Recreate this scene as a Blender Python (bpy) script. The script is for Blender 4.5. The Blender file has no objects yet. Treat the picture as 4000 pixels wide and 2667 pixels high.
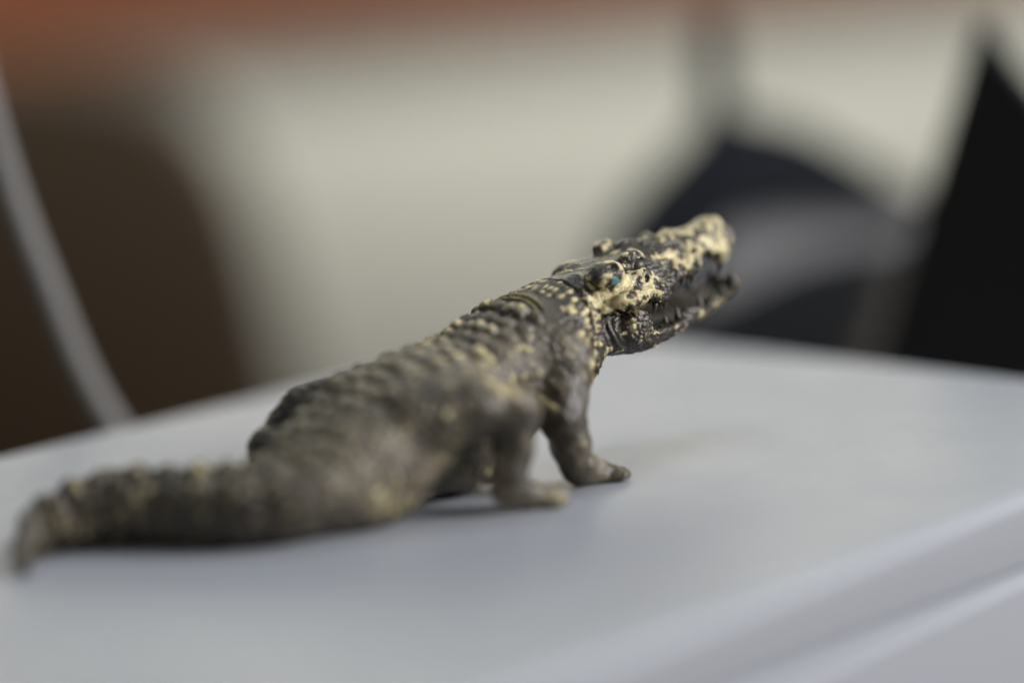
import bpy, bmesh, math, random
import numpy as np
from mathutils import Matrix, Vector

random.seed(7)
rng = np.random.RandomState(7)
scene = bpy.context.scene
col = scene.collection
MM = 0.001

# ------------------------------------------------------------------ camera
cam_d = bpy.data.cameras.new('camera')
cam = bpy.data.objects.new('camera', cam_d)
col.objects.link(cam)
PITCH, ROLL, CAM_H = math.radians(10.0), math.radians(3.5), 0.10547
fwd = Vector((0, math.cos(PITCH), -math.sin(PITCH)))
rgt = Vector((1, 0, 0))
up = rgt.cross(fwd)
r2 = math.cos(ROLL) * rgt - math.sin(ROLL) * up
u2 = math.sin(ROLL) * rgt + math.cos(ROLL) * up
cam.matrix_world = Matrix(((r2.x, u2.x, -fwd.x, 0), (r2.y, u2.y, -fwd.y, 0),
                           (r2.z, u2.z, -fwd.z, CAM_H), (0, 0, 0, 1)))
cam_d.lens, cam_d.sensor_width = 85.0, 36.0
cam_d.clip_start, cam_d.clip_end = 0.02, 50.0
cam_d.dof.use_dof = True
cam_d.dof.focus_distance = 0.464
cam_d.dof.aperture_fstop = 2.4
scene.camera = cam

# ------------------------------------------------------------------ world, lamps, exposure
world = bpy.data.worlds.new('World')
scene.world = world
world.use_nodes = True
bg = world.node_tree.nodes['Background']
bg.inputs[0].default_value = (0.93, 0.97, 1.0, 1)
bg.inputs[1].default_value = 0.10
scene.view_settings.view_transform = 'Standard'
scene.view_settings.look = 'None'
scene.view_settings.exposure = 0.0
scene.view_settings.gamma = 1.0


def area(name, loc, target, sx, sy, power, color):
    d = bpy.data.lights.new(name, 'AREA')
    d.shape, d.size, d.size_y, d.energy, d.color = 'RECTANGLE', sx, sy, power, color
    o = bpy.data.objects.new(name, d)
    col.objects.link(o)
    o.location = loc
    o.rotation_euler = (Vector(target) - Vector(loc)).to_track_quat('-Z', 'Y').to_euler()
    return o


area('ceiling_lamp', (0.0, 0.95, 1.6), (0.0, 0.7, 0), 1.2, 0.25, 7.0, (0.86, 0.94, 1.0))
area('wall_fill_light', (0.1, 1.35, 1.25), (0.1, 2.6, 0.75), 2.4, 0.4, 77, (1.0, 0.985, 0.92))  # added fill, aimed at the back wall to brighten it
area('right_side_light', (1.75, 0.20, 0.80), (0.05, 0.40, 0.0), 1.1, 0.6, 50, (1.0, 0.985, 0.985))  # broad area lamp from the right, source unseen
area('low_left_light', (-0.85, -0.42, 1.02), (0.0, 0.45, 0.02), 0.25, 0.2, 1.9, (1.0, 0.97, 0.92))  # small area lamp from the left behind the camera, source unseen


# ------------------------------------------------------------------ helpers
def new_mat(name):
    m = bpy.data.materials.new(name)
    m.use_nodes = True
    nt = m.node_tree
    return m, nt, nt.nodes['Principled BSDF']


def noise(nt, scale, detail=3, rough=0.55):
    n = nt.nodes.new('ShaderNodeTexNoise')
    tc = nt.nodes.get('tc') or nt.nodes.new('ShaderNodeTexCoord')
    tc.name = 'tc'
    nt.links.new(tc.outputs['Object'], n.inputs['Vector'])
    n.inputs['Scale'].default_value = scale
    n.inputs['Detail'].default_value = detail
    n.inputs['Roughness'].default_value = rough
    return n


def simple_mat(name, c, rough=0.5, var=0.12, scale=60.0, bump=0.0, bscale=900.0, spec=0.5):
    m, nt, b = new_mat(name)
    n = noise(nt, scale)
    mix = nt.nodes.new('ShaderNodeMix')
    mix.data_type = 'RGBA'
    mix.inputs[6].default_value = tuple(x * (1 - var) for x in c) + (1,)
    mix.inputs[7].default_value = tuple(min(1, x * (1 + var)) for x in c) + (1,)
    nt.links.new(n.outputs['Fac'], mix.inputs[0])
    nt.links.new(mix.outputs[2], b.inputs['Base Color'])
    b.inputs['Roughness'].default_value = rough
    b.inputs['Specular IOR Level'].default_value = spec
    if bump:
        bn = noise(nt, bscale, 2)
        bp = nt.nodes.new('ShaderNodeBump')
        bp.inputs['Strength'].default_value = bump
        bp.inputs['Distance'].default_value = 0.0002
        nt.links.new(bn.outputs['Fac'], bp.inputs['Height'])
        nt.links.new(bp.outputs[0], b.inputs['Normal'])
    return m


def link_mesh(name, verts, faces, mat, parent=None, smooth=True):
    me = bpy.data.meshes.new(name)
    me.from_pydata([tuple(v) for v in verts], [], faces)
    me.update()
    if smooth:
        me.polygons.foreach_set('use_smooth', [True] * len(me.polygons))
    me.materials.append(mat)
    o = bpy.data.objects.new(name, me)
    col.objects.link(o)
    if parent is not None:
        o.parent = parent
    return o


def thing(name, label, cat, loc=(0, 0, 0), rz=0.0):
    o = bpy.data.objects.new(name, None)
    o.empty_display_size = 0.01
    col.objects.link(o)
    o.location = loc
    o.rotation_euler = (0, 0, rz)
    o['label'], o['category'] = label, cat
    return o


def bevel_obj(o, w, seg=3):
    bm = bmesh.new()
    bm.from_mesh(o.data)
    bmesh.ops.recalc_face_normals(bm, faces=bm.faces)
    es = [e for e in bm.edges if e.calc_face_angle(0) > 0.5]
    bmesh.ops.bevel(bm, geom=es, offset=w, segments=seg, affect='EDGES', profile=0.5, clamp_overlap=True)
    bm.to_mesh(o.data)
    bm.free()
    o.data.polygons.foreach_set('use_smooth', [True] * len(o.data.polygons))


def smooth_loop(pts, n=6):
    """closed Catmull-Rom through 2D points"""
    out = []
    N = len(pts)
    for i in range(N):
        p0, p1, p2, p3 = (np.array(pts[(i + k) % N], float) for k in (-1, 0, 1, 2))
        for t in np.linspace(0, 1, n, endpoint=False):
            out.append(0.5 * (2 * p1 + (p2 - p0) * t + (2 * p0 - 5 * p1 + 4 * p2 - p3) * t * t
                              + (3 * p1 - p0 - 3 * p2 + p3) * t ** 3))
    return out


def slab(name, pts_mm, y0, y1, mat, parent, bevel=2.0, smooth=True):
    """outline in the x-z plane (mm) extruded from y0 to y1 (mm), edges rounded"""
    pts = smooth_loop(pts_mm) if smooth else [np.array(p, float) for p in pts_mm]
    n = len(pts)
    v = [(p[0] * MM, y0 * MM, p[1] * MM) for p in pts] + [(p[0] * MM, y1 * MM, p[1] * MM) for p in pts]
    f = [tuple(range(n)), tuple(range(2 * n - 1, n - 1, -1))]
    f += [(i, i + n, (i + 1) % n + n, (i + 1) % n) for i in range(n)]
    o = link_mesh(name, v, f, mat, parent)
    bevel_obj(o, bevel * MM)
    return o


def box(name, lo, hi, mat, parent=None, bevel=2.0):
    x0, y0, z0 = lo
    x1, y1, z1 = hi
    v = [(x0, y0, z0), (x1, y0, z0), (x1, y1, z0), (x0, y1, z0), (x0, y0, z1), (x1, y0, z1), (x1, y1, z1), (x0, y1, z1)]
    f = [(0, 3, 2, 1), (4, 5, 6, 7), (0, 1, 5, 4), (1, 2, 6, 5), (2, 3, 7, 6), (3, 0, 4, 7)]
    o = link_mesh(name, v, f, mat, parent)
    if bevel:
        bevel_obj(o, bevel * MM)
    return o


def tube(name, pts, rad, mat, parent=None, seg=14):
    pts = [np.array(p, float) for p in pts]
    dense = []
    for i in range(len(pts) - 1):
        p0, p1, p2, p3 = pts[max(i - 1, 0)], pts[i], pts[i + 1], pts[min(i + 2, len(pts) - 1)]
        for t in np.linspace(0, 1, 8, endpoint=False):
            dense.append(0.5 * (2 * p1 + (p2 - p0) * t + (2 * p0 - 5 * p1 + 4 * p2 - p3) * t * t
                                + (3 * p1 - p0 - 3 * p2 + p3) * t ** 3))
    dense.append(pts[-1])
    v, f = [], []
    for i, p in enumerate(dense):
        t = dense[min(i + 1, len(dense) - 1)] - dense[max(i - 1, 0)]
        t /= np.linalg.norm(t)
        a = np.cross(t, (0, 1, 0.1)); a /= np.linalg.norm(a)
        b = np.cross(t, a)
        for k in range(seg):
            w = 2 * math.pi * k / seg
            v.append(p + rad * (math.cos(w) * a + math.sin(w) * b))
    for i in range(len(dense) - 1):
        for k in range(seg):
            f.append((i * seg + k, i * seg + (k + 1) % seg, (i + 1) * seg + (k + 1) % seg, (i + 1) * seg + k))
    f.append(tuple(range(seg - 1, -1, -1)))
    f.append(tuple((len(dense) - 1) * seg + k for k in range(seg)))
    return link_mesh(name, v, f, mat, parent)


# ------------------------------------------------------------------ setting: wall, floor, desk
m_wall = simple_mat('wall_paint', (0.595, 0.590, 0.518), 0.7, 0.03, 3.0)
m_floor = simple_mat('floor_vinyl', (0.22, 0.21, 0.20), 0.5, 0.1, 6.0)
m_desk = simple_mat('desk_laminate', (0.10, 0.07, 0.05), 0.45, 0.15, 12.0)
wall = box('wall', (-3, 2.6, -0.9), (3, 2.7, 1.75), m_wall, None, 0)
wall['kind'] = 'structure'
floor = link_mesh('floor', [(-3, -2, -0.9), (3, -2, -0.9), (3, 2.6, -0.9), (-3, 2.6, -0.9)], [(0, 1, 2, 3)], m_floor)
floor['kind'] = 'structure'
desk = box('desk', (-0.7, -0.05, -0.13), (0.75, 0.90, -0.10), m_desk, None, 2)
desk['kind'] = 'structure'

# reddish brown board along the top of the wall
m_board = simple_mat('reddish_wood', (0.105, 0.025, 0.006), 0.5, 0.35, 4.0)
board = thing('wooden_board', 'reddish brown wooden board running across the pale wall, high at the back', 'board', (0, 2.6, 0))
pn = box('panel', (-1.3, -0.06, 0.014), (0.62, -0.002, 0.40), m_board, board, 4)
pn.rotation_euler = (0, math.radians(-1.1), 0)
tr = box('edge_strip', (-1.3, -0.075, 0.005), (0.62, -0.062, 0.036),
         simple_mat('orange_wood', (0.12, 0.036, 0.008), 0.45, 0.2, 9.0), board, 3)
tr.rotation_euler = (0, math.radians(-1.1), 0)

# dark brown chair behind the case
m_brown = simple_mat('dark_brown_leather', (0.022, 0.0125, 0.0048), 0.55, 0.2, 25.0, spec=0.3)
chair = thing('brown_chair', 'dark brown padded chair back standing against the pale wall behind the case', 'chair', (0, 1.7, 0))
slab('backrest', [(-560, 22), (-437, 30), (-310, 24), (-250, 10), (-212, -16), (-189, -52), (-175, -92), (-165, -140),
                  (-157, -195), (-152, -260), (-190, -420), (-240, -460), (-520, -460), (-600, -420), (-612, -120), (-600, -30)],
     -35, 35, m_brown, chair, 16)
box('post', (-0.44, 0.036, -0.70), (-0.36, 0.066, -0.30), m_brown, chair, 6)
box('seat', (-0.62, -0.40, -0.56), (-0.18, 0.03, -0.48), m_brown, chair, 25)

# grey cable at the left
m_cable = simple_mat('grey_rubber', (0.19, 0.184, 0.176), 0.6, 0.06, 40.0)
cable = tube('grey_cable', [(-0.121, 0.560, 0.115), (-0.1195, 0.560, 0.085), (-0.1175, 0.560, 0.068), (-0.1130, 0.560, 0.046),
                            (-0.1075, 0.560, 0.0265), (-0.1015, 0.560, 0.0065), (-0.0940, 0.560, -0.010),
                            (-0.083, 0.560, -0.026), (-0.066, 0.562, -0.055), (-0.052, 0.565, -0.0945)], 0.0031, m_cable)
cable['label'] = 'thick grey cable curving down behind the back edge of the pale case'
cable['category'] = 'cable'

# dark gadget behind the case
m_navy = simple_mat('navy_fabric', (0.014, 0.018, 0.026), 0.7, 0.15, 80.0, spec=0.3)
m_dark = simple_mat('dark_plastic', (0.016, 0.018, 0.020), 0.6, 0.15, 80.0, spec=0.3)
m_gband = simple_mat('grey_plastic_band', (0.50, 0.50, 0.52), 0.5, 0.05, 60.0)
gad = thing('desk_gadget', 'dark navy padded gadget with a curved grey band and thin upright stalk behind the case', 'gadget', (0, 0.8, 0))
slab('stalk', [(68, 66), (76, 66), (78, 35), (84, 18), (64, 18), (67, 35)], -6, 4, m_dark, gad, 1.5)
slab('upper_pad', [(70, 44), (79, 37), (88, 34), (101, 30), (115, 22), (130, 11), (143, 3), (130, 3), (115, 4), (101, 5),
                   (87, 5), (71, -3), (60, -22), (38, -34), (26, -30), (30, -10), (42, 8), (56, 22), (66, 32)], -14, 14, m_navy, gad, 3)
slab('grey_band', [(55, -12), (72, -2), (88, 3), (102, 5.5), (117, 5), (133, 4), (149, 3), (142, -8), (138, -16), (122, -14.5),
                   (108, -17), (93, -20), (78, -26), (63, -33), (51, -38)], -8, 20, m_gband, gad, 3)
slab('lower_pad', [(30, -56), (56, -30), (74, -22), (91, -14.5), (106, -10.5), (119, -9.5), (134, -10), (128, -26), (121, -45),
                   (116, -97), (60, -98), (42, -80)], -24, 8, m_dark, gad, 3)
m_tan = simple_mat('beige_plastic', (0.165, 0.15, 0.135), 0.55, 0.06, 60.0)
tan = thing('beige_strip', 'slanting beige strip between the dark gadget and the black tent stand', 'strip', (0, 0.72, 0))
slab('strip_face', [(119, 2), (127, 1), (123, -30), (118, -99), (100, -99), (103, -42), (110, -20)], -3, 3, m_tan, tan, 1.2)

# black tent-shaped stand at the right
m_black = simple_mat('black_card', (0.010, 0.0098, 0.0092), 0.5, 0.1, 50.0, spec=0.25)
m_teal = simple_mat('black_teal_card', (0.009, 0.014, 0.0155), 0.7, 0.1, 50.0, spec=0.15)
tent = thing('tent_stand', 'black tent-shaped folded stand with a sharp peak at the back edge of the case', 'stand',
             (0.1255, 0.632, 0.002), math.radians(-26.0))
apex = np.array((0.0, 67.5))
lb, rb = np.array((-57.0, -99.5)), np.array((128.0, -99.5))


def leaf(name, a, b, y0, y1, th, m):
    d = (b - a) / np.linalg.norm(b - a)
    nrm = np.array((-d[1], d[0])) * th
    return slab(name, [a, b, b + nrm, a + nrm], y0, y1, m, tent, 0.6, smooth=False)


slab('front_flap', [apex + (0.2, -2.5), lb + (2.2, 0.4), rb + (-2.5, 0.4)], 0, 2.0, m_black, tent, 0.4, smooth=False)
leaf('side_panel', lb, apex, 0.5, 9, -1.5, m_black)
leaf('side_panel', rb, apex + (0.5, 0.3), -0.5, 9, 1.8, m_teal)

# ------------------------------------------------------------------ pale grey plastic case
m_case, nt, b = new_mat('pale_grey_plastic')
n1 = noise(nt, 14, 4)
n2 = noise(nt, 2200, 2)
mx = nt.nodes.new('ShaderNodeMix'); mx.data_type = 'RGBA'
mx.inputs[6].default_value = (0.340, 0.358, 0.396, 1)
mx.inputs[7].default_value = (0.360, 0.378, 0.415, 1)
nt.links.new(n1.outputs['Fac'], mx.inputs[0])
vo = nt.nodes.new('ShaderNodeTexVoronoi')
vo.inputs['Scale'].default_value = 130.0
nt.links.new(nt.nodes['tc'].outputs['Object'], vo.inputs['Vector'])
dm = nt.nodes.new('ShaderNodeMapRange')                # sparse dust specks
dm.inputs['From Min'].default_value = 0.055
dm.inputs['From Max'].default_value = 0.025
dm.inputs['To Max'].default_value = 0.5
nt.links.new(vo.outputs['Distance'], dm.inputs['Value'])
dx = nt.nodes.new('ShaderNodeMix'); dx.data_type = 'RGBA'
dx.inputs[7].default_value = (0.62, 0.62, 0.62, 1)
nt.links.new(dm.outputs[0], dx.inputs[0])
nt.links.new(mx.outputs[2], dx.inputs[6])
nt.links.new(dx.outputs[2], b.inputs['Base Color'])
n3 = noise(nt, 38, 5, 0.65)
rr_ = nt.nodes.new('ShaderNodeMapRange')               # faint smudges in the gloss
rr_.inputs['From Min'].default_value, rr_.inputs['From Max'].default_value = 0.35, 0.7
rr_.inputs['To Min'].default_value, rr_.inputs['To Max'].default_value = 0.36, 0.46
nt.links.new(n3.outputs['Fac'], rr_.inputs['Value'])
nt.links.new(rr_.outputs[0], b.inputs['Roughness'])
b.inputs['Roughness'].default_value = 0.40
b.inputs['Specular IOR Level'].default_value = 0.33
bp = nt.nodes.new('ShaderNodeBump')
bp.inputs['Strength'].default_value = 0.12
bp.inputs['Distance'].default_value = 0.0001
nt.links.new(n2.outputs['Fac'], bp.inputs['Height'])
nt.links.new(bp.outputs[0], b.inputs['Normal'])

HA, HB = 180.0, 98.9            # half length, half width (mm)


def case_outline(inset):
    rc, bow, pts = 16.0, 1.8, []
    a, bb = HA - inset, HB - inset
    r = max(rc - inset, 2.0)
    for cx, cy, a0 in ((a - r, bb - r, 0), (-(a - r), bb - r, 90), (-(a - r), -(bb - r), 180), (a - r, -(bb - r), 270)):
        for k in range(13):
            w = math.radians(a0 + 90 * k / 12)
            pts.append([cx + r * math.cos(w), cy + r * math.sin(w)])
    res = []
    for i, p in enumerate(pts):
        q = pts[(i + 1) % len(pts)]
        res.append(p)
        if math.dist(p, q) > 30:
            for t in np.linspace(0, 1, 14)[1:-1]:
                res.append([p[0] + (q[0] - p[0]) * t, p[1] + (q[1] - p[1]) * t])
    out = []
    for x, y in res:                                   # the sides bow outwards a little
        out.append((x + math.copysign(bow, x) * (1 - (y / HB) ** 2) * (abs(x) > a - r - 1e-6),
                    y + math.copysign(bow, y) * (1 - (x / HA) ** 2) * (abs(y) > bb - r - 1e-6)))
    return out


def rings_mesh(name, prof, parent, cap_top, cap_bot):
    v, f = [], []
    n = len(case_outline(0))
    for inset, z in prof:
        v += [(x * MM, y * MM, z * MM) for x, y in case_outline(inset)]
    for i in range(len(prof) - 1):
        for k in range(n):
            f.append((i * n + k, (i + 1) * n + k, (i + 1) * n + (k + 1) % n, i * n + (k + 1) % n))
    if cap_top:
        f.append(tuple(range(n)))
    if cap_bot:
        f.append(tuple((len(prof) - 1) * n + k for k in range(n - 1, -1, -1)))
    o = link_mesh(name, v, f, m_case, parent)
    o.data.polygons.foreach_set('use_smooth', [len(p.vertices) == 4 for p in o.data.polygons])
    es = o.data.edges
    return o


ang = math.radians(45)
cx, cy = 261 * math.cos(ang) - 329.5 * math.sin(ang), 261 * math.sin(ang) + 329.5 * math.cos(ang)
case = thing('plastic_case', 'pale grey plastic case with rounded lid edge, under the toy crocodile', 'case', (cx * MM, cy * MM, 0), ang)
RF = 2.7
prof = [(RF + 4, -0.0), (RF, 0.0)] + [(RF - RF * math.sin(math.radians(t)), -RF + RF * math.cos(math.radians(t))) for t in range(12, 91, 13)]
prof += [(0, -RF - 0.1), (0, -12.5), (0.12, -12.75), (0.4, -12.85), (3, -12.85)]
rings_mesh('lid', prof, case, True, True)
prof = [(3, -13.25), (0.5, -13.25), (0.0, -13.35), (-1.0, -13.9), (-1.7, -14.6), (-2.0, -15.3), (-2.05, -16.0), (-2.05, -98), (-1.0, -99.6)]
rings_mesh('base', prof, case, True, True)

# ------------------------------------------------------------------ toy crocodile: one sculpted surface
# local frame in mm: x towards the snout, y to its left, z up from the lid


def ss(a, b, x):
    t = np.clip((x - a) / (b - a), 0, 1)
    return t * t * (3 - 2 * t)


def smin(a, b, k):
    h = np.maximum(k - np.abs(a - b), 0) / k
    return np.minimum(a, b) - h * h * k * 0.25


def smax(a, b, k):
    return -smin(-a, -b, k)


def cr_dense(A, n):
    A = np.array(A, float)
    out = []
    for i in range(len(A) - 1):
        p0, p1, p2, p3 = A[max(i - 1, 0)], A[i], A[i + 1], A[min(i + 2, len(A) - 1)]
        for t in np.linspace(0, 1, n, endpoint=False):
            out.append(0.5 * (2 * p1 + (p2 - p0) * t + (2 * p0 - 5 * p1 + 4 * p2 - p3) * t * t
                              + (3 * p1 - p0 - 3 * p2 + p3) * t ** 3))
    out.append(A[-1])
    return np.array(out)


#        x    y    z    half-width  up   down
SPINE = [(34, 0, 30.0, 8.0, 7.4, 9.5), (27, 0, 28.6, 10.2, 7.6, 11.0), (20, 0, 26.6, 11.6, 7.7, 12.5), (12, 0, 24.0, 12.4, 7.4, 15.5),
         (2, 0, 21.2, 13.0, 7.2, 20.3), (-8, 0, 19.4, 13.6, 8.2, 18.9), (-18, 0, 16.0, 13.8, 7.4, 14.5), (-27, 0, 12.6, 13.2, 7.0, 12.2),
         (-36, -1, 9.6, 11.6, 5.8, 9.7), (-44, 1, 8.2, 9.4, 4.9, 8.2), (-51, 8, 7.2, 7.0, 5.2, 7.2), (-57.5, 17, 6.8, 5.4, 5.7, 6.8),
         (-66, 23.5, 5.8, 4.0, 5.2, 5.8), (-73.5, 25, 4.3, 2.7, 3.6, 4.3), (-79.5, 21, 2.6, 1.6, 2.1, 2.6), (-83.0, 14.5, 1.3, 0.7, 0.9, 1.2)]
SP = cr_dense(SPINE, 14)
SC = SP[:, :3]
ST = np.gradient(SC, axis=0)
SDS = np.linalg.norm(ST, axis=1)
ST = ST / SDS[:, None]
SS = np.concatenate([[0], np.cumsum(np.linalg.norm(np.diff(SC, axis=0), axis=1))])
SL = -np.cross(np.array([0, 0, 1.0]), ST)
SL /= np.linalg.norm(SL, axis=1)[:, None]
SN = np.cross(-ST, SL)
NS = len(SP)
SC2 = (SC ** 2).sum(1)


def spine_coords(P):
    j = np.empty(len(P), int)
    for a in range(0, len(P), 150000):
        q = P[a:a + 150000]
        j[a:a + 150000] = np.argmin(SC2[None] - 2 * (q.astype(np.float32) @ SC.T.astype(np.float32)), axis=1)
    d = P - SC[j]
    return j, (d * ST[j]).sum(1), (d * SL[j]).sum(1), (d * SN[j]).sum(1)


def f_spine(P):
    j, t, a, b = spine_coords(P)
    hw = SP[j, 3]
    hb = np.where(b > 0, SP[j, 4], SP[j, 5])
    n = 2.25
    tt = np.where((j == 0) | (j == NS - 1), t, 0)
    v = (np.abs(a / hw) ** n + np.abs(b / hb) ** n + np.abs(tt / hw) ** n) ** (1 / n)
    return (v - 1) * np.minimum(hw, hb) * 0.9


def rcone(P, a, b, ra, rb):
    a, b = np.array(a, float), np.array(b, float)
    ab = b - a
    t = np.clip(((P - a) @ ab) / (ab @ ab), 0, 1)
    return np.linalg.norm(P - a - t[:, None] * ab, axis=1) - (ra + (rb - ra) * t)


def ell(P, c, r):
    q = (P - np.array(c, float)) / np.array(r, float)
    return (np.linalg.norm(q, axis=1) - 1) * min(r)


def table(rows):
    R = np.array(rows, float)
    xs = np.linspace(R[0, 0], R[-1, 0], 500)
    k = np.exp(-0.5 * (np.arange(-12, 13) / 5.0) ** 2)
    k /= k.sum()
    cols = []
    for c in range(1, R.shape[1]):
        y = np.interp(xs, R[:, 0], R[:, c])
        yp = np.concatenate([2 * y[0] - y[12:0:-1], y, 2 * y[-1] - y[-2:-14:-1]])
        cols.append(np.convolve(yp, k, 'valid'))
    return lambda x: [np.interp(x, xs, c) for c in cols]


UPPER = table([(26.0, 8.0, 33.5, 27.5), (28, 10.0, 34.8, 28.0), (30.5, 11.4, 36.2, 28.4), (34, 12.4, 37.6, 29.5), (38, 12.6, 38.6, 30.4), (41, 12.1, 38.9, 30.0),
               (44, 11.3, 39.2, 29.2), (46.3, 10.4, 39.8, 29.6), (48.6, 9.6, 40.1, 30.8), (51.2, 8.9, 40.4, 32.2), (54, 8.2, 40.7, 32.8), (57, 7.8, 40.8, 32.6),
               (59.2, 7.1, 41.0, 33.4), (61.4, 5.8, 41.2, 35.4), (64, 5.1, 41.8, 36.0), (66.6, 5.4, 42.3, 35.4), (69.0, 5.4, 42.2, 34.6), (71.2, 4.7, 41.2, 35.0),
               (72.8, 3.2, 39.9, 35.8), (74.0, 1.2, 38.6, 37.0)])
LOWER = table([(29, 8.0, 27.5, 21.8), (33, 10.0, 28.5, 20.9), (38, 10.6, 28.3, 20.1), (43, 10.2, 26.7, 20.0), (48, 9.2, 26.2, 20.8), (53, 8.2, 26.5, 22.2),
               (58, 7.2, 26.9, 23.2), (62.3, 6.4, 27.5, 24.3), (66.6, 5.4, 28.2, 25.3), (70.2, 4.6, 29.0, 26.1), (73, 3.4, 29.7, 26.9), (75.2, 1.2, 29.7, 28.2)])


def f_loft(P, T, x0, x1, taper_top, n=3.2, zshift=0.0, dw=0.0):
    w, top, bot = T(P[:, 0])
    w = np.maximum(w + dw, 0.2)
    zc, h = (top + bot) / 2, np.maximum((top - bot) / 2, 0.3)
    q = (P[:, 2] - zshift - zc) / h
    wz = w * (1 - taper_top * ss(-1.0, 1.1, q))
    v = (np.abs(P[:, 1] / wz) ** n + np.abs(q) ** n) ** (1 / n)
    f = (v - 1) * np.minimum(w, h) * 0.85
    return np.maximum(f, np.maximum(P[:, 0] - x1, x0 - P[:, 0]))


HEAD_BUMPS = [  # centre, radii
    ((42.6, -5.2, 38.5), (3.0, 1.9, 1.7)), ((45.0, 4.8, 39.6), (3.2, 1.9, 1.6)),          # brows
    ((33.4, -8.0, 36.9), (4.4, 2.6, 2.6)), ((37.5, 7.2, 35.5), (4.0, 2.4, 2.4)),          # bulges behind the eyes
    ((42.0, -8.6, 34.9), (2.9, 1.6, 2.2)), ((43.6, 8.2, 35.4), (2.7, 1.6, 2.1)),          # below the eyes
    ((53.0, 1.2, 41.0), (1.9, 1.1, 1.0)), ((49.6, -1.6, 40.4), (1.6, 0.9, 0.8)), ((56.4, -0.4, 41.1), (1.5, 0.9, 0.7)),
    ((59.0, 1.8, 41.2), (1.3, 0.9, 0.7)), ((48.2, 2.2, 40.4), (2.2, 1.0, 0.9)), ((55.6, -2.6, 40.6), (1.5, 0.7, 0.6)),
    ((69.3, 0, 41.7), (2.6, 2.9, 1.5)), ((71.4, -1.8, 39.0), (1.9, 1.9, 1.9)), ((71.4, 1.8, 39.0), (1.9, 1.9, 1.9)),   # nostril bulb
    ((57.4, -6.5, 34.8), (2.3, 1.4, 2.0)), ((57.4, 6.5, 34.8), (2.3, 1.4, 2.0)), ((53.2, -7.5, 34.4), (2.0, 1.2, 1.5)), ((53.2, 7.5, 34.4), (2.0, 1.2, 1.5)),
    ((59.6, -5.6, 37.4), (2.0, 1.2, 1.6)), ((45.8, -9.9, 31.4), (2.4, 1.4, 2.0)), ((45.8, 9.9, 31.4), (2.4, 1.4, 2.0)),
    ((50.0, -8.5, 33.0), (1.6, 1.0, 1.4)), ((36.5, -11.6, 32.2), (4.0, 1.5, 1.6)), ((36.5, 11.6, 32.2), (4.0, 1.5, 1.6)),
    ((31.5, -2.5, 36.3), (2.2, 2.2, 0.9)), ((34.5, 3.2, 37.3), (2.2, 2.2, 0.9)), ((68.6, -3.2, 35.8), (1.8, 1.6, 1.9)), ((68.6, 3.2, 35.8), (1.8, 1.6, 1.9)),
]
HEAD_PITS = [((33.4, -9.8, 39.0), 1.3), ((43.6, -7.2, 37.2), 1.5), ((47.4, 6.7, 38.3), 1.5), ((42.0, -10.2, 35.2), 0.65), ((44.4, -9.6, 34.4), 0.5),
             ((53.4, -8.5, 35.8), 0.6), ((57.7, -7.8, 35.4), 0.6), ((60.2, -6.9, 36.2), 0.5), ((58.2, -6.4, 38.6), 0.9), ((54.8, -6.5, 38.0), 0.6),
             ((50.5, -8.9, 34.4), 0.6), ((62.2, -5.2, 39.0), 0.8), ((71.2, -2.6, 42.0), 0.6), ((71.2, 2.6, 42.0), 0.6), ((64, -4.8, 38.9), 0.6)]


def f_head(P):
    f = f_loft(P, UPPER, 26.0, 74.2, 0.46)
    for c, r in HEAD_BUMPS:
        f = smin(f, ell(P, c, r), 1.0)
    for c, r in HEAD_PITS:
        f = smax(f, -(np.linalg.norm(P - np.array(c), axis=1) - r), 0.35)
    # palate hollow
    w, top, bot = UPPER(P[:, 0])
    hollow = ell(P, (57, 0, 31.0), (19, 5.5, 3.6))
    f = smax(f, -hollow, 0.8)
    # nape groove behind the skull plate
    x0 = 27.0 - 0.11 * (37 - P[:, 2]) + 0.05 * np.abs(P[:, 1])
    return f, x0


def f_jaw(P):
    f = f_loft(P, LOWER, 29, 75.4, -0.12, 2.6)
    w, top, bot = LOWER(P[:, 0])
    dish = f_loft(P, LOWER, 41.5, 73.4, -0.2, 2.6, zshift=2.6, dw=-1.5)
    f = smax(f, -dish, 0.5)
    for s in (-1, 1):
        f = smin(f, ell(P, (38.4, s * 10.0, 26.3), (3.7, 2.6, 3.5)), 0.6)      # hinge knob
    for s in (-1, 1):
        f = smin(f, ell(P, (73.2, s * 2.0, 29.6), (1.5, 1.2, 1.5)), 0.8)      # knobs at the tip
        f = smin(f, ell(P, (56.0, s * 7.2, 26.6), (2.6, 0.9, 1.0)), 0.6)
        f = smin(f, ell(P, (64.0, s * 5.8, 27.6), (2.2, 0.9, 0.9)), 0.6)
    f = smin(f, ell(P, (34.5, 0, 27.5), (6.5, 9.6, 4.6)), 0.8)                # root of the mouth
    f = smin(f, ell(P, (27.0, 0, 22.0), (6.5, 10.5, 7.5)), 2.0)               # throat
    return f


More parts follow.
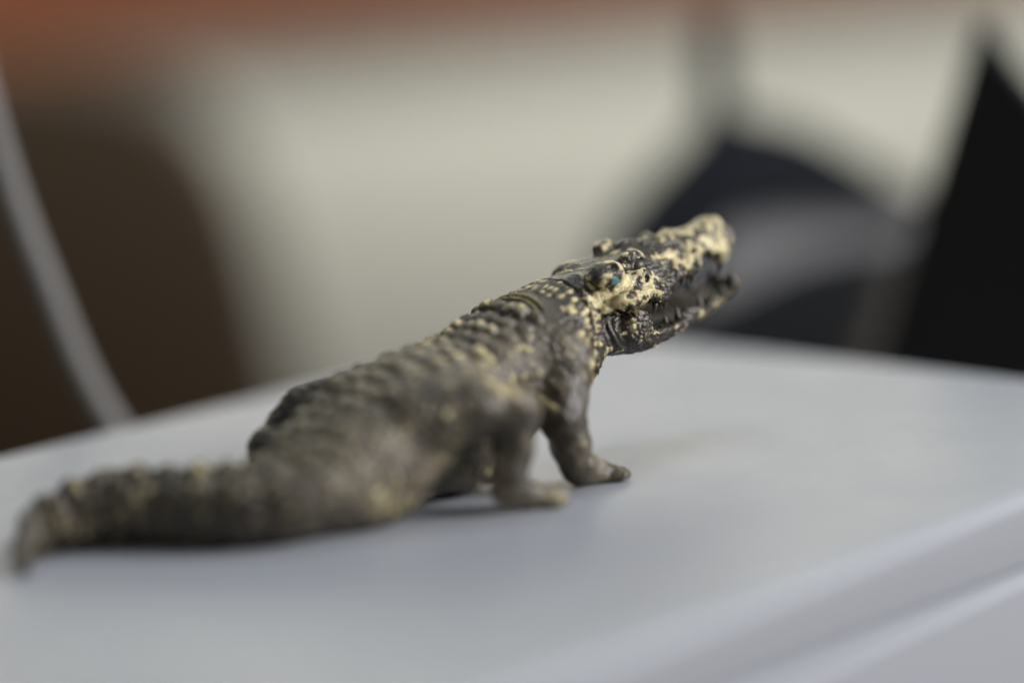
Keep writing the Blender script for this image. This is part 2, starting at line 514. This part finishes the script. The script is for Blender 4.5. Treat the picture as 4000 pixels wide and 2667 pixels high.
LEGS = []       # chains of (x, y, z, r)
LEGS.append([(19.5, -9.0, 22.5, 6.6), (14.6, -14.8, 13.0, 4.1), (15.6, -15.4, 7.5, 3.5), (17.0, -15.6, 3.4, 3.1), (21.5, -16.4, 2.0, 2.4)])
LEGS.append([(18.5, 9.0, 22.0, 6.4), (13.0, 15.0, 13.0, 4.2), (10.5, 15.6, 7.5, 3.5), (10.5, 15.6, 3.4, 3.1), (14.5, 16.4, 2.0, 2.4)])
LEGS.append([(-15.0, -9.5, 18.5, 6.6), (-7.0, -15.5, 19.0, 5.5), (-0.6, -19.3, 17.8, 4.3), (-2.0, -19.6, 11.0, 3.5), (-3.6, -19.5, 4.4, 3.1), (0.8, -20.6, 2.2, 2.7)])
LEGS.append([(-16.0, 9.5, 17.5, 7.2), (-20.0, 16.0, 16.2, 6.4), (-22.0, 20.0, 13.5, 5.0), (-27.5, 18.8, 10.6, 4.6), (-30.0, 18.5, 4.2, 3.2), (-26.0, 21.0, 2.2, 2.6)])
TOES = []
for base, hd in (((21.5, -16.4), -8), ((14.5, 16.4), 12), ((0.8, -20.6), -12), ((-26.0, 21.0), 14)):
    for k, (da, ln) in enumerate(((-42, 4.2), (-18, 5.6), (4, 6.2), (26, 5.4), (48, 4.0))):
        ln *= 0.8 if base[0] > 10 else 1.0
        w = math.radians(hd + da)
        bx, by = base[0] + 0.4 * math.cos(w), base[1] + 0.9 * math.sin(w)
        TOES.append(((bx, by, 1.8), (bx + ln * math.cos(w), by + ln * math.sin(w), 1.05), 1.6, 1.0))


def masked(f, P, lo, hi, fn, comb, pad=3.0):
    m = np.all((P > np.array(lo) - pad) & (P < np.array(hi) + pad), axis=1)
    if m.any():
        f[m] = comb(f[m], fn(P[m]))
    return f


def sdf(P):
    f = f_spine(P)
    for c, r in (((-24.0, -6.8, 9.6), (11.5, 7.6, 9.8)), ((-23.0, 7.0, 11.0), (10.0, 7.0, 8.0))):      # haunches
        masked(f, P, np.array(c) - r, np.array(c) + r, lambda Q: ell(Q, c, r), lambda x, y: smin(x, y, 2.0))
    for chain in LEGS:
        C = np.array(chain)
        lo, hi = (C[:, :3] - C[:, 3:]).min(0), (C[:, :3] + C[:, 3:]).max(0)

        def leg(Q, C=C):
            g = rcone(Q, C[0, :3], C[1, :3], C[0, 3], C[1, 3])
            for i in range(1, len(C) - 1):
                g = smin(g, rcone(Q, C[i, :3], C[i + 1, :3], C[i, 3], C[i + 1, 3]), 1.2)
            return g
        masked(f, P, lo, hi, leg, lambda a, b: smin(a, b, 2.4))
    for a, b, ra, rb in TOES:
        lo, hi = np.minimum(a, b) - ra, np.maximum(a, b) + ra
        masked(f, P, lo, hi, lambda Q: rcone(Q, a, b, ra, rb), lambda x, y: smin(x, y, 0.8))
    m = P[:, 0] > 21
    if m.any():
        Q = P[m]
        g = f[m]
        h, x0 = f_head(Q)
        g = np.where(Q[:, 0] > 28, np.maximum(g, Q[:, 0] - 33.5), g)
        jw = f_jaw(Q)
        g = smin(g, np.minimum(h, jw) if False else smin(h, jw, 0.25), 0.5)
        groove = 0.75 * np.exp(-((Q[:, 0] - x0) / 0.42) ** 2) * ss(26, 29, Q[:, 2])
        f[m] = g + groove
    return smax(f, 0.12 - P[:, 2], 0.3)


def build_surface(lo, hi, h):
    B = 8
    dims = [int(math.ceil((hi[i] - lo[i]) / h / B)) * B for i in range(3)]
    nb = [d // B for d in dims]
    lo = np.array(lo, float)
    gi = np.stack(np.meshgrid(*[np.arange(n) for n in nb], indexing='ij'), -1).reshape(-1, 3)
    cen = lo + (gi * B + (B - 1) / 2) * h
    fc = sdf(cen)
    F = np.repeat(np.repeat(np.repeat(np.where(fc < 0, -1.0, 1.0).astype(np.float32).reshape(nb), B, 0), B, 1), B, 2)
    keep = np.abs(fc) < B * h * 1.25
    off = np.stack(np.meshgrid(*[np.arange(B)] * 3, indexing='ij'), -1).reshape(-1, 3)
    kb = gi[keep]
    for a in range(0, len(kb), 900):
        ii = (kb[a:a + 900, None, :] * B + off[None]).reshape(-1, 3)
        F[ii[:, 0], ii[:, 1], ii[:, 2]] = sdf(lo + ii * h)
    S = F < 0
    n = [d - 1 for d in dims]

    def cut(A, dx, dy, dz):
        return A[dx:dx + n[0], dy:dy + n[1], dz:dz + n[2]]
    anyin = np.zeros(n, bool)
    allin = np.ones(n, bool)
    for dx in (0, 1):
        for dy in (0, 1):
            for dz in (0, 1):
                c = cut(S, dx, dy, dz)
                anyin |= c
                allin &= c
    act = np.argwhere(anyin & ~allin)
    idx = np.full(n, -1, np.int32)
    idx[act[:, 0], act[:, 1], act[:, 2]] = np.arange(len(act))
    cor = [(dx, dy, dz) for dx in (0, 1) for dy in (0, 1) for dz in (0, 1)]
    val = {c: F[act[:, 0] + c[0], act[:, 1] + c[1], act[:, 2] + c[2]].astype(float) for c in cor}
    acc = np.zeros((len(act), 3))
    cnt = np.zeros(len(act))
    for c in cor:
        for ax in range(3):
            if c[ax] == 0:
                d = list(c); d[ax] = 1; d = tuple(d)
                v0, v1 = val[c], val[d]
                m = (v0 < 0) != (v1 < 0)
                t = np.where(m, v0 / np.where(m, v0 - v1, 1), 0)
                p = np.array(c, float)[None] + t[:, None] * (np.array(d) - np.array(c))[None]
                acc += np.where(m[:, None], p, 0)
                cnt += m
    V = lo + (act + acc / cnt[:, None]) * h
    quads = []
    for ax in range(3):
        a1, a2 = (ax + 1) % 3, (ax + 2) % 3
        sl0 = [slice(1, n[i]) for i in range(3)]
        s0 = S[:n[0], :n[1], :n[2]]
        s1 = np.roll(S, -1, ax)[:n[0], :n[1], :n[2]]
        e = np.argwhere(s0 != s1)
        e = e[(e[:, a1] > 0) & (e[:, a2] > 0)]
        fl = s0[e[:, 0], e[:, 1], e[:, 2]]
        q = []
        for o1, o2 in ((0, 0), (-1, 0), (-1, -1), (0, -1)):
            g = e.copy()
            g[:, a1] += o1
            g[:, a2] += o2
            q.append(idx[g[:, 0], g[:, 1], g[:, 2]])
        q = np.stack(q, 1)
        q = np.where(fl[:, None], q, q[:, ::-1])
        quads.append(q[(q >= 0).all(1)])
    return V, np.concatenate(quads)


def vnormals(V, Q):
    d1, d2 = V[Q[:, 2]] - V[Q[:, 0]], V[Q[:, 3]] - V[Q[:, 1]]
    fn = np.cross(d1, d2)
    N = np.zeros_like(V)
    for k in range(4):
        for ax in range(3):
            N[:, ax] += np.bincount(Q[:, k], fn[:, ax], len(V))
    return N / np.maximum(np.linalg.norm(N, axis=1), 1e-9)[:, None]


def hash01(*ints):
    h = np.zeros(ints[0].shape, np.uint32)
    for i, a in enumerate(ints):
        h = (h ^ (a.astype(np.int64).astype(np.uint32) * np.uint32([374761393, 668265263, 2246822519, 3266489917][i]))) * np.uint32(2654435761)
        h ^= h >> np.uint32(15)
    h *= np.uint32(2246822519)
    h ^= h >> np.uint32(13)
    return (h & np.uint32(0xffffff)).astype(float) / 0xffffff


def vnoise(P, freq, seed=0):
    q = P * freq + 31.7 * seed
    i = np.floor(q).astype(np.int64)
    t = q - i
    t = t * t * (3 - 2 * t)
    out = 0
    for dx in (0, 1):
        for dy in (0, 1):
            for dz in (0, 1):
                w = (t[:, 0] if dx else 1 - t[:, 0]) * (t[:, 1] if dy else 1 - t[:, 1]) * (t[:, 2] if dz else 1 - t[:, 2])
                out = out + w * hash01(i[:, 0] + dx, i[:, 1] + dy, i[:, 2] + dz)
    return out            # 0..1


def fbm(P, freq, oct=3, seed=0):
    a, s, o = 1.0, 0.0, 0
    for k in range(oct):
        o = o + a * vnoise(P, freq * 2 ** k, seed + k)
        s += a
        a *= 0.5
    return o / s


def cells(U, V, su, sv, jit=0.7, seed=3):
    """2D jittered cells: (distance to own centre in cell units, gap to the next centre, random per cell)"""
    u, v = U / su, V / sv
    iu, iv = np.floor(u).astype(np.int64), np.floor(v).astype(np.int64)
    d1 = np.full(u.shape, 9.0); d2 = d1.copy(); rid = np.zeros(u.shape)
    sd = np.full(u.shape, seed, np.int64)
    for a in (-1, 0, 1):
        for b_ in (-1, 0, 1):
            ci, cj = iu + a, iv + b_
            px = ci + 0.5 + jit * (hash01(ci, cj, sd) - 0.5) + 0.5 * (cj % 2)* 0
            py = cj + 0.5 + jit * (hash01(ci, cj, sd + 7) - 0.5)
            d = np.hypot(u - px, v - py)
            nw = d < d1
            d2 = np.where(nw, d1, np.minimum(d2, d))
            rid = np.where(nw, hash01(ci, cj, sd + 13), rid)
            d1 = np.minimum(d1, d)
    return d1, d2 - d1, rid


def detail(V, N):
    """moulded scales: displacement (mm) and the dry-brushed paint (0..1), teal dab (0..1)"""
    x, y, z = V.T
    j, t, a, b = spine_coords(V)
    s = SS[j] + t
    angl = np.arctan2(a, b)
    rad = (SP[j, 3] + SP[j, 4]) / 2
    u = angl * rad
    f0 = f_spine(V)
    onb = 1 - ss(0.6, 2.0, f0)                               # on the trunk / tail, not on a limb
    head = ss(26.2, 27.6, x + 0.11 * (37 - z) * 0 + 0.1 * np.abs(y) * 0)
    body = (1 - head)
    neck = ss(-6, 8, x) * body
    tail = ss(10, 24, s - 60)
    disp = np.zeros(len(V))
    dry = np.zeros(len(V))
    # keeled plates in rows along the back
    top = 1 - ss(0.95, 1.25, np.abs(angl))
    pu, ps_ = 3.5, 3.7
    wx, wy = fbm(V, 0.25, 2, 61) - 0.5, fbm(V, 0.25, 2, 71) - 0.5
    c1, cg, pid = cells(s + 0.8 * wy, u + 0.8 * wx, 4.0, 3.8, 0.5, 77)
    plate = ss(0.0, 0.45, cg)
    keel = np.clip(1 - 1.7 * c1, 0, 1)
    ph = (0.75 * plate + 0.75 * keel) * (0.6 + 0.8 * pid)
    nape = ss(21.5, 20.5, x) * ss(16.6, 15.6, x)
    front = ss(-10, 4, x)
    amp = (0.62 + 0.35 * neck) * nape
    warp = fbm(V, 0.35, 2, 12)
    disp += onb * body * top * ph * amp
    dry += onb * body * top * np.clip(plate * 0.55 + keel * 1.0 - 0.5, 0, 1.2) * ss(0.35, 0.75, 0.75 * pid + 0.45 * warp) * (0.45 + 0.55 * front) * nape
    # low pebbled hide with a few raised oval spots on the flanks and neck
    d1, gap, rid = cells(s, u, 1.7, 1.5, 0.75)
    peb = np.clip(gap * 2.2, 0, 1) * np.clip(1.15 - d1, 0, 1)
    onb2 = 1 - ss(3.0, 5.5, f0)
    side = onb * body * (1 - top)
    side2 = onb2 * body * (1 - top * onb)
    disp += side2 * peb * 0.26
    e1, e2, e3 = cells(s + 0.3 * u + 1.5 * wx, u + 1.5 * wy, 3.1, 2.5, 0.95, 51)
    spot = np.clip(1.2 - 3.1 * e1, 0, 1) * ss(0.25, 0.85, e3)
    disp += side2 * spot * 0.35
    dry += side2 * (spot * 0.95 * (0.5 + 0.5 * front) + peb * 0.10)
    # fine pebbles on the limbs
    lim = body * (1 - onb)
    g3 = fbm(V, 0.55, 3, 5)
    disp += lim * (g3 - 0.5) * 0.9
    lp = ss(0.40, 0.70, fbm(V, 0.17, 2, 9))
    dry += lim * (lp * 0.24 + ss(0.5, 0.65, g3) * 0.16)
    # neck just behind the skull: rows of small elongated flecks, two thin collars
    nb = ss(20.0, 21.2, x) * body
    e1, e2, e3 = cells(s + 0.25 * u, u, 2.3, 1.35, 0.7, 21)
    fl = np.clip(1.2 - 1.9 * e1, 0, 1)
    disp += nb * fl * 0.35 * onb
    dry += nb * fl * ss(0.2, 0.5, e3) * 0.95 * ss(24, 30, z)
    for c0 in (17.4, 18.8):
        cb = np.exp(-((x - c0 + 0.02 * y * y) / 0.34) ** 2) * ss(1.0, 0.6, np.abs(angl)) * onb
        disp += cb * 0.6
        dry = dry * (1 - 0.6 * np.exp(-((x - c0 - 0.7 + 0.02 * y * y) / 0.3) ** 2) * body) + cb * 0.85
    disp -= 0.35 * np.exp(-((x - 18.1 + 0.02 * y * y) / 0.3) ** 2) * ss(1.1, 0.7, np.abs(angl)) * body
    # saw-tooth crest on the tail
    ct = s / 5.6
    saw = 1 - np.abs((ct - np.floor(ct)) - 0.35) / 0.65
    crest = ss(0.5, 0.1, np.abs(angl)) * tail * onb * ss(139, 122, s)
    disp += crest * 1.7 * np.clip(saw, 0, 1)
    band = np.exp(-((((s / 5.6) % 1) - 0.5) / 0.16) ** 2)
    disp -= 0.55 * tail * onb * band * (1 - crest)
    dry += 0.20 * tail * onb * np.exp(-((((s / 5.6) % 1) - 0.10) / 0.14) ** 2) + 0.06 * crest * saw
    # body tone
    stripe = 0.5 + 0.5 * np.cos(u * 2 * math.pi / 7.4)
    wash = onb * (1.05 - 0.86 * tail) * np.clip(0.22 + 2.0 * (fbm(V, 0.30, 3, 17) - 0.28), 0, 1.2)
    wash *= (0.45 + 0.55 * np.clip(ss(0.0, 0.6, peb) * (1 - top) + top * np.clip(plate + keel, 0, 1), 0, 1)) * (0.55 + 0.45 * stripe)
    wash = body * (wash * ss(14, 6, x) + 0.22 * onb * ss(6, 14, x) + lim * (0.04 + 0.42 * lp))
    for c, r, am in (((-10.0, -15.5, 17.0), 3.4, 0.75), ((-5.0, -17.5, 22.5), 4.5, 0.6), ((0.5, -20.0, 12.0), 3.4, 0.7), ((5.0, -23.0, 1.0), 5.0, 0.7),
                     ((-27.0, -13.5, 5.4), 5.0, 0.8), ((-13.0, -13.5, 10.0), 4.0, 0.5), ((23.0, -14.0, 21.0), 4.5, 0.6), ((18.8, -14.5, 14.5), 2.8, 0.8),
                     ((27.0, -17.5, 1.5), 3.0, 0.6), ((-2.0, -9.5, 24.0), 4.0, 0.6), ((-33.0, -9.0, 14.0), 4.0, 0.45), ((-50.0, 4.0, 10.0), 4.0, 0.4), ((-60.0, 14.0, 8.0), 3.5, 0.45),
                     ((-18.0, -3.0, 22.0), 5.0, 0.35), ((-8.0, 1.0, 27.0), 5.0, 0.35), ((15.5, -18.5, 6.0), 2.6, 0.4), ((-70.0, 21.0, 6.0), 3.0, 0.4)):
        bl = am * np.exp(-(((V - np.array(c)) / r) ** 2).sum(1) * 1.2) * body
        wash += bl * 0.9
        dry += bl * 0.5 * (0.5 + warp)
    wash *= ss(22, 19, x) * (1 - lim * ss(8, 12, y))  # left limbs kept dark: their shade is painted into wash and dry
    dry *= 1 - 0.8 * lim * ss(8, 12, y)
    # ---- head
    hv = head > 0
    P = V[hv]
    px, py, pz = P.T
    n1, n2, n3 = fbm(P, 0.40, 2, 1), fbm(P, 0.8, 3, 2), fbm(P * np.array([0.6, 1.3, 1.3]), 2.1, 2, 4)
    jz = 29.4 + 3.0 * ss(48, 56, px)
    jawm = ss(0.0, -1.0, pz - jz) * ss(28, 30, px)
    hd = (n2 - 0.5) * 0.75 + (n3 - 0.5) * 0.30
    table_ = ss(36.2, 37.2, pz + 0.25 * (38 - px) * (px < 38)) * ss(46, 44, px) * ss(6.6, 5.2, np.abs(py))             # flat dark skull table
    bulb = ss(62, 65, px)
    eyez = np.exp(-(((P - np.array((38.5, -8.0, 36.6))) / np.array((8.0, 4.5, 3.6))) ** 2).sum(1))
    hd *= 1 - 0.65 * eyez
    # smooth raised ring round the bulge behind the eye, smeared brown at its back
    hd *= 1 - 0.5 * bulb - 0.35 * table_
    # paint coverage over the head
    cov = 0.42 + 0.15 * ss(50, 54, px) * ss(39.6, 38.4, pz) - 0.12 * ss(44, 45.5, px) * ss(51, 49, px)
    cov = cov - 0.36 * table_ - 0.10 * ss(46, 50, px) * ss(64, 60, px) * ss(38.8, 39.8, pz) + 0.10 * bulb
    cov += 0.16 * ss(34.5, 32, pz) * ss(46, 44, px) * (1 - jawm)
    cov -= 0.10 * ss(45, 47, px) * ss(56, 52, px)
    cov -= 0.46 * jawm
    for c, r in HEAD_BUMPS[:6] + HEAD_BUMPS[24:28]:
        cov += 0.30 * np.exp(-(((P - np.array(c)) / (np.array(r) * 1.05)) ** 2).sum(1) * 1.1)
    for c, r in HEAD_BUMPS[6:12]:
        cov += 0.35 * np.exp(-(((P - np.array(c)) / (np.array(r))) ** 2).sum(1) * 1.3)
    for c, r in HEAD_PITS:
        dd = np.linalg.norm(P - np.array(c), axis=1)
        cov -= 1.1 * ss(r * 1.25, r * 0.75, dd)
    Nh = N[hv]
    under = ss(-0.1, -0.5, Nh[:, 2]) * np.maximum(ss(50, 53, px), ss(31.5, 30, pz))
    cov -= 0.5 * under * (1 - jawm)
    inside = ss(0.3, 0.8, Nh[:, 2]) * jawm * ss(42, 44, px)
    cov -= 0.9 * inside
    # dark seams: nape groove, line under the cheek
    x0 = 27.0 - 0.11 * (37 - pz) + 0.05 * np.abs(py)
    cov -= 0.9 * np.exp(-((px - x0) / 0.75) ** 2)
    pat = 0.5 + (n1 - 0.5) * 1.5 + (n2 - 0.5) * 1.8 + (n3 - 0.5) * 0.85
    hdry = ss(-0.26, 0.32, pat - 1 + cov)
    # throat scales on the jaw: concentric ribs round the hinge
    rr = np.hypot(px - 37, pz - 27)
    rib = 0.5 + 0.5 * np.cos(rr * 2 * math.pi / 1.25)
    hd += jawm * ss(3.6, 4.6, rr) * (rib - 0.5) * 0.30 * ss(55, 50, px)
    knob = ss(4.0, 3.2, np.hypot(px - 38.4, (pz - 26.6))) * (np.abs(py) > 8)
    d1, gap, rid = cells(px, pz, 1.05, 1.05, 0.8, 33)
    hd += knob * np.clip(gap * 2, 0, 1) * 0.28
    hdry = np.clip(hdry * (1 - 0.5 * knob) + knob * ss(0.3, 0.6, rid) * np.clip(gap * 2, 0, 1) * 0.5 * ss(28.8, 27.2, pz), 0, 1)
    # jaw rim line
    rimw, rimt, rimb = LOWER(px)
    hdry = np.clip(hdry + jawm * ss(52, 58, px) * np.exp(-((pz - rimb - 0.5) / 0.5) ** 2) * 0.55, 0, 1)
    disp[hv] = disp[hv] * (1 - head[hv]) + hd * head[hv]
    dry[hv] = dry[hv] * (1 - head[hv]) + hdry * head[hv]
    teal = np.zeros(len(V))
    tn = fbm(V, 0.9, 2, 40)
    for c, r in (((33.4, -10.6, 36.0), 1.0), ((34.6, -10.9, 34.8), 0.8), ((29.4, -6.5, 36.6), 0.3)):
        teal = np.maximum(teal, ss(r * 1.25, r * 0.7, np.linalg.norm(V - np.array(c), axis=1) + (tn - 0.5) * 1.6))
    # never below the lid
    disp *= ss(0.2, 1.2, z)
    mouth = np.zeros(len(V))
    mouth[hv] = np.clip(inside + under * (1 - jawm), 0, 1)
    return disp, np.clip(dry, 0, 1), teal, np.clip(wash, 0, 1), mouth


V, Q = build_surface((-88, -32, -0.6), (80, 32, 47.5), 0.22)
N = vnormals(V, Q)
disp, dry, teal, wash, mouth = detail(V, N)
V = V + N * disp[:, None]
V[:, 2] = np.maximum(V[:, 2], 0.08)

# paint material: dark brown-black plastic, cream dry-brushing, one teal dab
m_skin, nt, b = new_mat('dry_brushed_toy_paint')
L = nt.links


def nd(t, **kw):
    n = nt.nodes.new(t)
    for k, v in kw.items():
        setattr(n, k, v)
    return n


def math_n(op, a, b_=None, c=None):
    n = nd('ShaderNodeMath', operation=op)
    for i, v in enumerate((a, b_, c)):
        if v is None:
            continue
        if isinstance(v, (int, float)):
            n.inputs[i].default_value = v
        else:
            L.new(v, n.inputs[i])
    return n.outputs[0]


def mixc(fac, c1, c2):
    n = nd('ShaderNodeMix', data_type='RGBA')
    for i, v in ((0, fac), (6, c1), (7, c2)):
        if isinstance(v, tuple):
            n.inputs[i].default_value = v + (1,)
        else:
            L.new(v, n.inputs[i])
    return n.outputs[2]


adry = nd('ShaderNodeAttribute', attribute_name='dry').outputs['Fac']
awash = nd('ShaderNodeAttribute', attribute_name='wash').outputs['Fac']
ateal = nd('ShaderNodeAttribute', attribute_name='teal').outputs['Fac']
fine = noise(nt, 1900, 3, 0.6).outputs['Fac']
mid = noise(nt, 420, 3, 0.6).outputs['Fac']
big = noise(nt, 90, 2, 0.5).outputs['Fac']
k = math_n('ADD', adry, math_n('MULTIPLY', math_n('SUBTRACT', fine, 0.5), 0.55))
k = math_n('ADD', k, math_n('MULTIPLY', math_n('SUBTRACT', mid, 0.5), 0.5))
mr = nd('ShaderNodeMapRange', interpolation_type='SMOOTHSTEP')
mr.inputs['From Min'].default_value = 0.22
mr.inputs['From Max'].default_value = 0.84
L.new(k, mr.inputs['Value'])
cream = mixc(big, (0.58, 0.48, 0.23), (0.78, 0.70, 0.42))
dirt = nd('ShaderNodeMapRange')
dirt.inputs['From Min'].default_value = 0.44
dirt.inputs['From Max'].default_value = 0.68
dirt.inputs['To Max'].default_value = 0.85
L.new(noise(nt, 620, 4, 0.7).outputs['Fac'], dirt.inputs['Value'])
cream = mixc(dirt.outputs[0], cream, (0.19, 0.14, 0.055))
edge = math_n('MULTIPLY', adry, 0.55)
dark = mixc(mid, (0.020, 0.017, 0.013), (0.060, 0.049, 0.034))
dark = mixc(edge, dark, (0.16, 0.105, 0.045))
dark = mixc(math_n('MULTIPLY', awash, 0.9), dark, (0.225, 0.190, 0.132))
base = mixc(mr.outputs[0], dark, cream)
base = mixc(math_n('MULTIPLY', ateal, 0.9), base, (0.085, 0.23, 0.23))
L.new(base, b.inputs['Base Color'])
rg = nd('ShaderNodeMapRange')
rg.inputs['To Min'].default_value = 0.25
rg.inputs['To Max'].default_value = 0.42
L.new(mr.outputs[0], rg.inputs['Value'])
L.new(rg.outputs[0], b.inputs['Roughness'])
L.new(math_n('MULTIPLY', mr.outputs[0], 0.08), b.inputs['Metallic'])     # bronze paint
amouth = nd('ShaderNodeAttribute', attribute_name='mouth').outputs['Fac']
L.new(math_n('MULTIPLY_ADD', amouth, -0.46, 0.5), b.inputs['Specular IOR Level'])
bp = nd('ShaderNodeBump')
bp.inputs['Strength'].default_value = 0.55
bp.inputs['Distance'].default_value = 0.0004
L.new(math_n('ADD', fine, math_n('MULTIPLY', mr.outputs[0], 0.35)), bp.inputs['Height'])
L.new(bp.outputs[0], b.inputs['Normal'])

toy = thing('toy_crocodile', 'brown and cream toy crocodile with open jaws standing on the pale grey case', 'toy crocodile',
            (-0.012, 0.440, 0.0), math.radians(40))
me = bpy.data.meshes.new('body')
me.vertices.add(len(V))
me.vertices.foreach_set('co', (V * MM).astype(np.float32).ravel())
me.loops.add(len(Q) * 4)
me.loops.foreach_set('vertex_index', Q.astype(np.int32).ravel())
me.polygons.add(len(Q))
me.polygons.foreach_set('loop_start', np.arange(0, len(Q) * 4, 4, dtype=np.int32))
me.polygons.foreach_set('use_smooth', np.ones(len(Q), bool))
me.update(calc_edges=True)
me.validate()
for nm, arr in (('dry', dry), ('teal', teal), ('wash', wash), ('mouth', mouth)):
    at = me.attributes.new(nm, 'FLOAT', 'POINT')
    at.data.foreach_set('value', arr.astype(np.float32))
me.materials.append(m_skin)
body = bpy.data.objects.new('body', me)
col.objects.link(body)
body.parent = toy

# eyes, teeth, tongue
m_eye = simple_mat('dark_painted_eye', (0.045, 0.038, 0.032), 0.42, 0.3, 700.0)
m_tooth = simple_mat('dark_tooth', (0.055, 0.046, 0.034), 0.4, 0.4, 500.0)
m_tongue = simple_mat('grey_mouth', (0.022, 0.024, 0.027), 0.6, 0.25, 300.0, bump=0.4, spec=0.2)


def ball(name, c, r, mat):
    bm = bmesh.new()
    bmesh.ops.create_uvsphere(bm, u_segments=20, v_segments=12, radius=1.0)
    vs = [(c[0] * MM + v.co.x * r[0] * MM, c[1] * MM + v.co.y * r[1] * MM, c[2] * MM + v.co.z * r[2] * MM) for v in bm.verts]
    bm.verts.index_update()
    fs = [tuple(v.index for v in f.verts) for f in bm.faces]
    bm.free()
    return link_mesh(name, vs, fs, mat, toy)


ball('eye', (43.0, -6.6, 37.0), (1.7, 1.2, 1.5), m_eye)
ball('eye', (47.2, 6.4, 38.0), (1.6, 1.3, 1.5), m_eye)
ball('tongue', (52.5, 0, 23.9), (11.5, 4.0, 1.2), m_tongue)


def tooth(p, d, ln, r, lean=(0.15, 0)):
    """a slightly curved cone from p along d (+1 up, -1 down)"""
    rings, seg, vs, fs = 5, 8, [], []
    for i in range(rings):
        t = i / (rings - 1)
        rr = r * (1 - t) ** 0.75 + 0.06
        cxx, cyy = p[0] - lean[0] * ln * t * t, p[1] - lean[1] * ln * t * t
        for q in range(seg):
            w = 2 * math.pi * q / seg
            vs.append(((cxx + rr * math.cos(w)) * MM, (cyy + rr * math.sin(w)) * MM, (p[2] + d * ln * t) * MM))
    for i in range(rings - 1):
        for q in range(seg):
            fs.append((i * seg + q, i * seg + (q + 1) % seg, (i + 1) * seg + (q + 1) % seg, (i + 1) * seg + q))
    fs.append(tuple(range(seg)))
    fs.append(tuple((rings - 1) * seg + q for q in range(seg)))
    o = link_mesh('tooth', vs, fs, m_tooth, toy)
    bm = bmesh.new(); bm.from_mesh(o.data); bmesh.ops.recalc_face_normals(bm, faces=bm.faces); bm.to_mesh(o.data); bm.free()
    return o


for s in (-1, 1):
    for x_, dy, zb, ln, r in ((43.6, 1.2, 30.0, 1.7, 0.6), (47.4, 0.9, 30.8, 2.5, 0.7), (51.0, 0.9, 32.4, 1.4, 0.5), (54.2, 0.9, 33.4, 1.6, 0.5),
                              (57.6, 0.9, 33.4, 1.7, 0.55), (59.8, 0.9, 34.2, 1.3, 0.5), (65.2, 0.9, 36.0, 1.2, 0.5), (68.6, 1.7, 35.2, 3.2, 0.8), (71.4, 1.8, 35.4, 1.0, 0.5)):
        w = float(UPPER(np.array([x_]))[0][0])
        tooth((x_, s * (w - dy), zb), -1, ln, r)
    for x_, dz, ln, r in ((47.6, -0.4, 1.7, 0.6), (51.8, -0.4, 2.4, 0.8), (55.6, -0.4, 1.8, 0.6), (59.6, -0.4, 2.7, 0.9), (63.8, -0.4, 2.0, 0.7),
                          (68.0, -0.4, 2.3, 0.75), (72.6, -0.2, 3.0, 1.0)):
        w, tp, bt = (float(q[0]) for q in LOWER(np.array([x_])))
        tooth((x_, s * (w * 1.02 - 0.75), tp + dz - 0.4), 1, ln, r)
